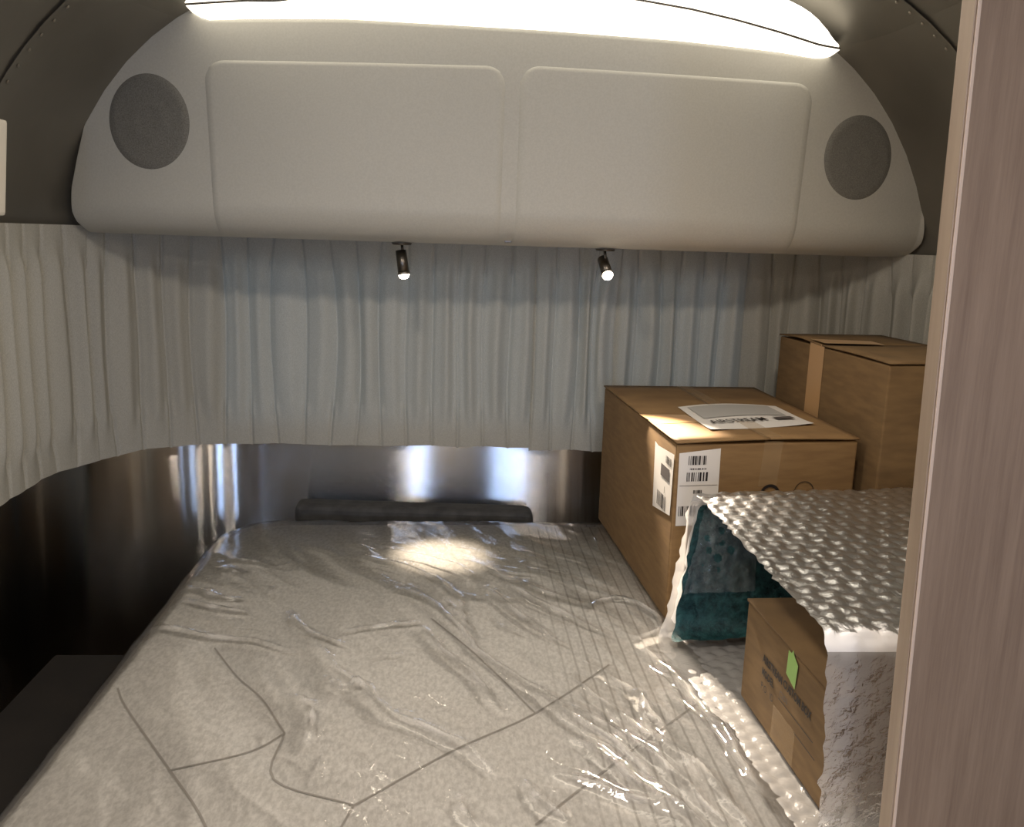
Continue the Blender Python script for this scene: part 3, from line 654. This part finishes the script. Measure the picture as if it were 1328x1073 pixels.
# ------------------------------------------------------------ bubble-wrap sleeve
BW = empty('bubble_wrap_sleeve', (.75, 1.25, ZM), 'big sleeve of clear bubble wrap standing open beside the mattress at lower right', 'bubble wrap')
YN, YFr, ZT_, ZB_ = .948, 1.565, 1.000, .7095
rad = .030
def loop_pts(step, inn=0):
    pts = []
    y0, y1, z0, z1 = YN+inn, YFr-inn, ZB_+inn, ZT_-inn; r = rad
    def arc_(cy, cz, a0, a1, rr): return [(cy+rr*math.cos(math.radians(a)), cz+rr*math.sin(math.radians(a))) for a in np.linspace(a0, a1, 8)]
    key = [(y0+.02, z0)]+[(y1-r, z0)]+arc_(y1-r, z0+r, -90, 0, r)+[(y1, z1-r)]+arc_(y1-r, z1-r, 0, 90, r)+[(y0+r, z1)]+arc_(y0+r, z1-r, 90, 180, r)+[(y0, z0+.03)]+[(y0+.012, z0+.004)]
    key = np.array(key); s = np.r_[0, np.cumsum(np.hypot(*np.diff(key, axis=0).T))]; n = int(s[-1]/step); t = np.linspace(0, s[-1], n+1)
    return np.stack([np.interp(t, s, key[:, 0]), np.interp(t, s, key[:, 1])], 1), t
def edge_x(y, z):                                  # where the open end of the sleeve lies
    k = (ZT_-z)/(ZT_-ZB_)
    x = .450-.040*k*np.clip((y-1.0)/.5, 0, 1)+.012*k*np.clip((1.1-y)/.15, 0, 1)
    return x-.018*np.clip((k-.9)/.1, 0, 1)*(.4+.6*np.sin(y*9)**2)
def bubbles(s, x, pitch=.0275, r=.0125, h=.0026):
    rowh = pitch*.92
    j = np.round(x/rowh); best = np.full(np.broadcast(s, x).shape, 9.)
    for dj in (-1, 0, 1):
        jj = j+dj; offs = (np.mod(jj, 2))*pitch*.5; i = np.round((s-offs)/pitch); best = np.minimum(best, np.hypot(s-(i*pitch+offs), x-jj*rowh))
    return h*np.power(np.clip(1-(best/r)**2, 0, 1), .45)
def sleeve(step, inn, x1, nm, m, parent, bub=1, dx0=0, sel=None, wob=.0009, seed=0):
    pts, s = loop_pts(step, inn)
    if sel: k = [i for i, (y, z) in enumerate(pts) if sel(y, z)]; pts, s = pts[k], s[k]
    tang = np.gradient(pts, axis=0); tang /= np.hypot(*tang.T)[:, None]; nrm_ = np.stack([tang[:, 1], -tang[:, 0]], 1)   # outwards
    nxx = int((x1-.44)/step); P = np.zeros((len(pts), nxx+1, 3)); r = np.random.default_rng(seed)
    e0 = edge_x(pts[:, 0], pts[:, 1])+dx0+.0022*np.interp(s, np.arange(s[0], s[-1]+.02, .012), r.normal(0, 1, len(np.arange(s[0], s[-1]+.02, .012))))
    for i in range(nxx+1):
        x = e0+(x1-e0)*i/nxx
        d = (bubbles(s, x) if bub else 0)+wob*(np.sin(x*40+s*13)+np.sin(x*17-s*31))+.0009*np.sin(x*170+s*90)
        if i < 2: d = d*.2
        d = np.where(pts[:, 0] < YN+.012, d*.35, d)
        # sag of the unsupported top and lean of the far wall
        y, z = pts[:, 0], pts[:, 1]; k = np.clip((z-ZB_)/(ZT_-ZB_), 0, 1)
        P[:, i, 0] = x; P[:, i, 1] = y+nrm_[:, 0]*d; P[:, i, 2] = np.maximum(z+nrm_[:, 1]*d*np.where(z < ZB_+.01, -.9, 1), .7085+inn)
    # the far edge runs slightly away to the right like the carton it leans on
    P[..., 1] += np.clip((P[..., 1]-YN)/(YFr-YN), 0, 1)*(P[..., 0]-.45)*.13
    return grid(nm, P, m, parent)
os_ = sleeve(.0042, 0, 1.05, 'outer_sheet', bubm, BW); os_.data.materials.append(bubm4)   # top faces whitened: lamplight falling there is put into the colour
for pl in os_.data.polygons:
    if pl.center.z+BW.location.z > ZT_-.020: pl.material_index = 1
sleeve(.010, .0075, 1.05, 'inner_sheet', bubm3, BW, 0, .012, sel=lambda y, z: (z > ZT_-.02 and y > YN+.03) or y > YFr-.012 and z > ZB_+.02, wob=.0008, seed=3)
ln = sleeve(.010, .016, 1.04, 'liner', teal, BW, 0, .014, sel=lambda y, z: y > 1.50 and z < ZT_-.017, wob=.003, seed=5); ln['label'] = 'teal translucent liner on the far inner wall'
fp = sleeve(.005, .020, .585, 'loose_flap', bubm2, BW, 1, .022, sel=lambda y, z: y > 1.50 and z > .80, wob=.002, seed=8); fp['label'] = 'loose flap of clear bubble wrap hanging inside'
# dark case standing deep in the sleeve
DK = box('storage_case', (.635, 1.36, .722), (1.0, 1.50, .955), mat('dark_navy_plastic', sr(14, 24, 30), .5), bev=.012, seg=3)
tag(DK, 'dark navy case standing deep in the bubble-wrap sleeve behind the small carton', 'case')
